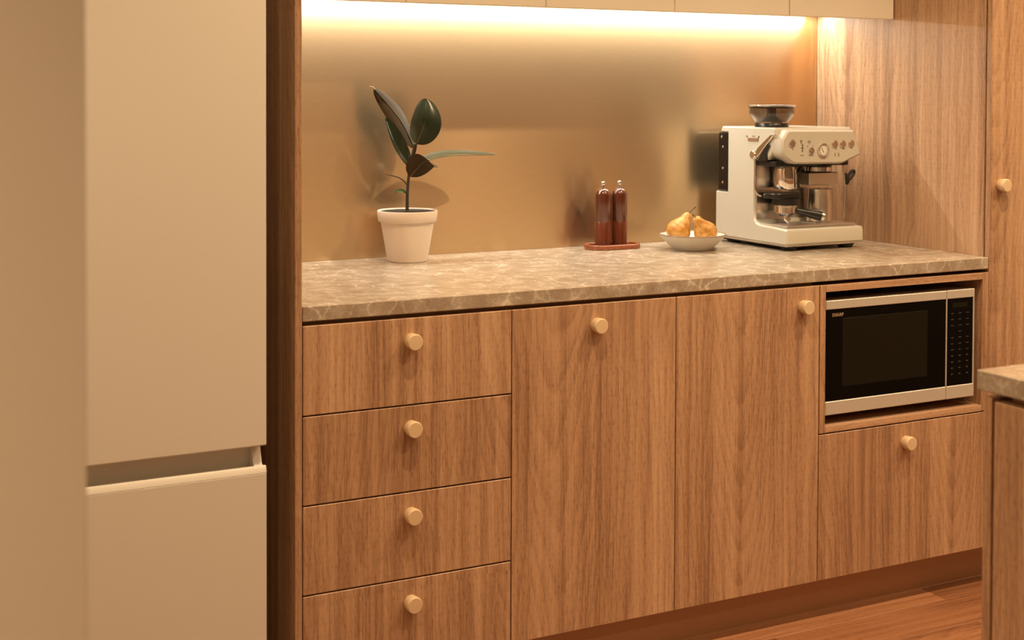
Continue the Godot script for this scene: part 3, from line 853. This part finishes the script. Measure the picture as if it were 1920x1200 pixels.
	part(j, "body", lathe([Vector2(0, 0), Vector2(0.0355, 0), Vector2(0.0375, 0.002), Vector2(0.0372, 0.050), Vector2(0.0345, 0.080), Vector2(0.0352, 0.0900), Vector2(0.0338, 0.0900), Vector2(0.0332, 0.080), Vector2(0.0358, 0.050), Vector2(0.0360, 0.004), Vector2(0, 0.004)], 48), M.steel)
	part(j, "handle", tube(smooth([Vector3(0.030, 0.078, -0.022), Vector3(0.044, 0.080, -0.034), Vector3(0.049, 0.060, -0.038), Vector3(0.044, 0.034, -0.034), Vector3(0.031, 0.028, -0.023)], 24), even(0.0032, 25), 10), M.steel)

# a leaf from base to tip, "flat" the way its upper face looks; a closed thin shape with an upper skin, an under skin and a rib
func leaf(plant: Node, base: Vector3, mid: Vector3, tip: Vector3, flat: Vector3, wide: float, fold: float, top: Material, under: Material) -> void:
	var n := 22
	var m := 5
	var mid_pts := smooth([base, mid, tip], n)
	var st := SurfaceTool.new()
	st.begin(Mesh.PRIMITIVE_TRIANGLES)
	var sb := SurfaceTool.new()
	sb.begin(Mesh.PRIMITIVE_TRIANGLES)
	var grid := []
	var nrm := []
	var rib := []
	var rr := []
	for k in n + 1:
		var t := float(k) / n
		var d: Vector3 = (mid_pts[min(k + 1, n)] - mid_pts[max(k - 1, 0)]).normalized()
		var side := d.cross(flat).normalized()
		var up := side.cross(d).normalized()
		var w: float = wide * pow(sin(PI * clampf(pow(t, 0.92), 0.0, 1.0)), 0.72) * (1.0 - 0.10 * t) + 0.0006
		var row := []
		var nr := []
		for j in range(-m, m + 1):
			var s := float(j) / m
			var lift: float = fold * w * (s * s * 0.75 + absf(s) * 0.25) + 0.0012 * sin(t * 34.0 + absf(s) * 5.0) * absf(s) * (1.0 - absf(s))
			row.append(mid_pts[k] + side * (s * w) + up * lift)
			nr.append((up - side * (fold * (1.5 * s + 0.25 * signf(s)))).normalized())
		grid.append(row)
		nrm.append(nr)
		rib.append(mid_pts[k] - up * 0.0010)
		rr.append(lerpf(0.0017, 0.0005, t))
	for k in n:
		for j in 2 * m:
			for tr in [[[k, j], [k, j + 1], [k + 1, j + 1]], [[k, j], [k + 1, j + 1], [k + 1, j]]]:
				var p := []
				var q := []
				var a := []
				var b := []
				var uv := []
				for v in tr:
					var g: Vector3 = grid[v[0]][v[1]]
					var nv: Vector3 = nrm[v[0]][v[1]]
					var edge := absf(v[1] - m) == m
					p.append(g)
					q.append(g - nv * (0.0 if edge else 0.0009))
					a.append(nv)
					b.append(-nv)
					uv.append(Vector2(v[0], v[1]) * 0.01)
				tri(st, p, a, uv)
				tri(sb, q, b, uv)
	var l := part(plant, "leaf", st.commit(), top)
	part(l, "leaf_underside", sb.commit(), under)
	part(l, "midrib", tube(rib, rr, 8), M.leaf_rib if top != M.leaf_young else M.leaf_young)

func make_plant() -> void:
	var p := thing("potted_plant", "dark-leaved rubber plant in a pale terracotta pot", "plant", Vector3(0.480, TOP, -0.5875))
	var o := p.position
	var pot := part(p, "pot", lathe([Vector2(0, 0), Vector2(0.0475, 0), Vector2(0.0495, 0.0015), Vector2(0.0665, 0.0985), Vector2(0.0672, 0.0990), Vector2(0.0715, 0.0992), Vector2(0.0728, 0.1005), Vector2(0.0752, 0.1235), Vector2(0.0740, 0.1262), Vector2(0.0705, 0.1262), Vector2(0.0690, 0.1240), Vector2(0.0655, 0.1060), Vector2(0, 0.1060)], 56), M.pot)
	part(pot, "soil", lathe([Vector2(0.0682, 0.1236), Vector2(0.050, 0.1246), Vector2(0.022, 0.1238), Vector2(0.0, 0.1252)], 40), M.soil)
	var V := func(x: float, y: float, z: float) -> Vector3: return Vector3(x, y, z) - o
	var s := smooth([V.call(0.4790, 1.012, -0.5870), V.call(0.4795, 1.06, -0.5875), V.call(0.4830, 1.105, -0.5885), V.call(0.4905, 1.150, -0.5890), V.call(0.5000, 1.190, -0.5880)], 24)
	var r := []
	for k in 25: r.append(lerpf(0.0046, 0.0026, k / 24.0))
	part(p, "stem", tube(s, r, 12), M.stem)
	part(p, "petiole", tube(smooth([V.call(0.4890, 1.140, -0.589), V.call(0.5010, 1.172, -0.588), V.call(0.5045, 1.196, -0.587)], 8), even(0.0022, 9), 8), M.stem)
	# upright leaf seen from its brown underside
	leaf(p, V.call(0.4990, 1.180, -0.590), V.call(0.4640, 1.252, -0.600), V.call(0.3975, 1.3280, -0.606), Vector3(-0.55, 0.20, -0.80), 0.0285, 0.18, M.leaf, M.leaf_under)
	# broad leaf facing the room
	leaf(p, V.call(0.5040, 1.190, -0.586), V.call(0.5240, 1.246, -0.580), V.call(0.5320, 1.3040, -0.594), Vector3(0.10, 0.16, 1.0), 0.0440, 0.22, M.leaf, M.leaf_under)
	# narrow leaf turned on edge
	leaf(p, V.call(0.4860, 1.135, -0.588), V.call(0.4480, 1.186, -0.580), V.call(0.4200, 1.2560, -0.585), Vector3(0.38, 0.28, 0.86), 0.0245, 0.5, M.leaf, M.leaf_under)
	# long leaf held out level
	leaf(p, V.call(0.4890, 1.1300, -0.588), V.call(0.5650, 1.1610, -0.575), V.call(0.7150, 1.1620, -0.560), Vector3(-0.05, 0.96, 0.20), 0.0290, 0.16, M.leaf, M.leaf_under)
	# short leaf drooping to the front
	leaf(p, V.call(0.4865, 1.110, -0.585), V.call(0.5080, 1.1500, -0.545), V.call(0.5150, 1.1380, -0.498), Vector3(0.45, 0.85, -0.10), 0.0350, 0.10, M.leaf, M.leaf_under)
	# sheath at the tip of the tallest leaf, dry twig and a small young leaf
	part(p, "sheath", tube(smooth([V.call(0.4000, 1.3255, -0.606), V.call(0.3940, 1.3320, -0.606), V.call(0.3860, 1.3330, -0.606)], 8), [0.0016, 0.0016, 0.0016, 0.0015, 0.0014, 0.0012, 0.001, 0.0008, 0.0005], 8), M.sheath)
	part(p, "twig", tube(smooth([V.call(0.4800, 1.088, -0.588), V.call(0.4620, 1.106, -0.592), V.call(0.4240, 1.1170, -0.596)], 12), [0.0015, 0.0015, 0.0015, 0.0015, 0.0015, 0.0014, 0.0014, 0.0013, 0.0012, 0.0011, 0.001, 0.0008, 0.0006], 8), M.stem)
	leaf(p, V.call(0.4785, 1.066, -0.587), V.call(0.4650, 1.0745, -0.584), V.call(0.4440, 1.0740, -0.580), Vector3(0.05, 0.75, 0.65), 0.0065, 0.2, M.leaf_young, M.leaf_young)

func make_mills() -> void:
	var t := thing("serving_tray", "small reddish timber tray under the two mills", "tray", Vector3(1.0870, TOP, -0.6000))
	var outer := round_rect(0.158, 0.090, 0.040, 9)
	part(t, "board", extrude(outer, 0.006, 0.0015, Vector3.RIGHT, Vector3.BACK, Vector3.UP), M.tray)
	# raised rim
	var inner := round_rect(0.140, 0.072, 0.032, 9)
	var st := SurfaceTool.new()
	st.begin(Mesh.PRIMITIVE_TRIANGLES)
	var n := outer.size()
	for k in n:
		var j := (k + 1) % n
		var rows := []
		for e in [k, j]:
			var a: Vector2 = outer[e]
			var b: Vector2 = inner[e]
			var c := a.lerp(b, 0.5)
			rows.append([Vector3(a.x, 0.006, a.y), Vector3(a.lerp(c, 0.1).x, 0.0115, a.lerp(c, 0.1).y), Vector3(a.lerp(c, 0.45).x, 0.013, a.lerp(c, 0.45).y), Vector3(b.lerp(c, 0.45).x, 0.013, b.lerp(c, 0.45).y), Vector3(b.lerp(c, 0.1).x, 0.0115, b.lerp(c, 0.1).y), Vector3(b.x, 0.0061, b.y)])
		for q in 5:
			var quad := [rows[0][q], rows[0][q + 1], rows[1][q + 1], rows[1][q]]
			var nn: Vector3 = (quad[1] - quad[0]).cross(quad[3] - quad[0]).normalized()
			var want := Vector3(outer[k].x - inner[k].x, 0, outer[k].y - inner[k].y).normalized() * (2.0 - q) + Vector3.UP
			if nn.dot(want) < 0.0: nn = -nn
			var uvs := []
			for v in quad: uvs.append(Vector2(v.z, v.x))
			flat_poly(st, quad, nn, uvs)
	part(t, "rim", st.commit(), M.tray)
	for d in [[1.0560, "glossy red-brown pepper mill with visible grinder joint, beside its twin on the tray"], [1.1070, "glossy red-brown mill on the tray, on the fruit bowl side"]]:
		var m := thing("pepper_mill", d[1], "pepper mill", Vector3(d[0], TOP + 0.0062, -0.5980), "pair of mills on the tray")
		part(m, "base", lathe([Vector2(0, 0), Vector2(0.0205, 0), Vector2(0.0215, 0.001), Vector2(0.0218, 0.0675), Vector2(0.0210, 0.0685), Vector2(0, 0.0685)], 40), M.mill_dark)
		var body := part(m, "body", lathe([Vector2(0, 0.0686), Vector2(0.0212, 0.0686), Vector2(0.0220, 0.0696), Vector2(0.0220, 0.1340), Vector2(0.0214, 0.1405), Vector2(0.0190, 0.1475), Vector2(0.0150, 0.1530), Vector2(0.0100, 0.1565), Vector2(0.0050, 0.1580), Vector2(0, 0.1584)], 44), M.mill)
		part(body, "finial", lathe([Vector2(0, 0.1570), Vector2(0.0066, 0.1570), Vector2(0.0066, 0.1600), Vector2(0.0045, 0.1612), Vector2(0.0040, 0.1635), Vector2(0.0058, 0.1660), Vector2(0.0066, 0.1695), Vector2(0.0060, 0.1730), Vector2(0.0040, 0.1755), Vector2(0, 0.1764)], 28), M.chrome)

func make_fruit_bowl() -> void:
	var b := thing("fruit_bowl", "shallow off-white ceramic bowl with a brown rim holding pears", "bowl", Vector3(1.2620, TOP, -0.4760))
	part(b, "dish", lathe([Vector2(0, 0.002), Vector2(0.044, 0.002), Vector2(0.0455, 0.0), Vector2(0.0485, 0.0), Vector2(0.0500, 0.003), Vector2(0.066, 0.0160), Vector2(0.080, 0.0300), Vector2(0.0895, 0.0415), Vector2(0.0870, 0.0418), Vector2(0.077, 0.0320), Vector2(0.062, 0.0190), Vector2(0.046, 0.0080), Vector2(0, 0.0070)], 72), M.ceramic)
	part(b, "rim", lathe([Vector2(0.0893, 0.0408), Vector2(0.0905, 0.0420), Vector2(0.0897, 0.0434), Vector2(0.0880, 0.0434), Vector2(0.0868, 0.0422), Vector2(0.0874, 0.0412)], 72), M.ceramic_rim)
	var prof := [Vector2(0, 0.001), Vector2(0.006, 0.0), Vector2(0.013, 0.0005), Vector2(0.022, 0.005), Vector2(0.0285, 0.013), Vector2(0.0310, 0.023), Vector2(0.0300, 0.033), Vector2(0.0255, 0.043), Vector2(0.0195, 0.052), Vector2(0.0150, 0.060), Vector2(0.0128, 0.068), Vector2(0.0110, 0.0745), Vector2(0.0075, 0.0785), Vector2(0.003, 0.0795), Vector2(0, 0.0790)]
	var mesh := lathe(prof, 40)
	# base of each pear in the bowl, and the way its stalk end points
	for q in [[Vector3(1.2170, 0.9270, -0.5000), Vector3(0.58, 0.80, 0.02), "yellow-brown pear with a long curved stalk, leaning in the ceramic bowl", 1.06],
			[Vector3(1.3060, 0.9265, -0.4560), Vector3(-0.62, 0.74, 0.06), "yellow-brown pear leaning towards the long-stalked one in the bowl", 1.02]]:
		var up: Vector3 = q[1].normalized()
		var side := up.cross(Vector3(0, 0, 1)).normalized()
		var pr := thing("pear", q[2], "pear", q[0], "pears in the bowl")
		pr.basis = Basis(side, up, side.cross(up)) * q[3]
		part(pr, "flesh", mesh, M.pear)
		var bend := 0.006 if q[3] > 1.04 else -0.004
		part(pr, "stalk", tube(smooth([Vector3(0, 0.078, 0), Vector3(bend * 0.2, 0.088, 0), Vector3(bend, 0.104 if q[3] > 1.04 else 0.094, 0.001)], 10), [0.0013, 0.0012, 0.0012, 0.0011, 0.0011, 0.0011, 0.0011, 0.0012, 0.0014, 0.0016, 0.0017], 8), M.pear_stem)
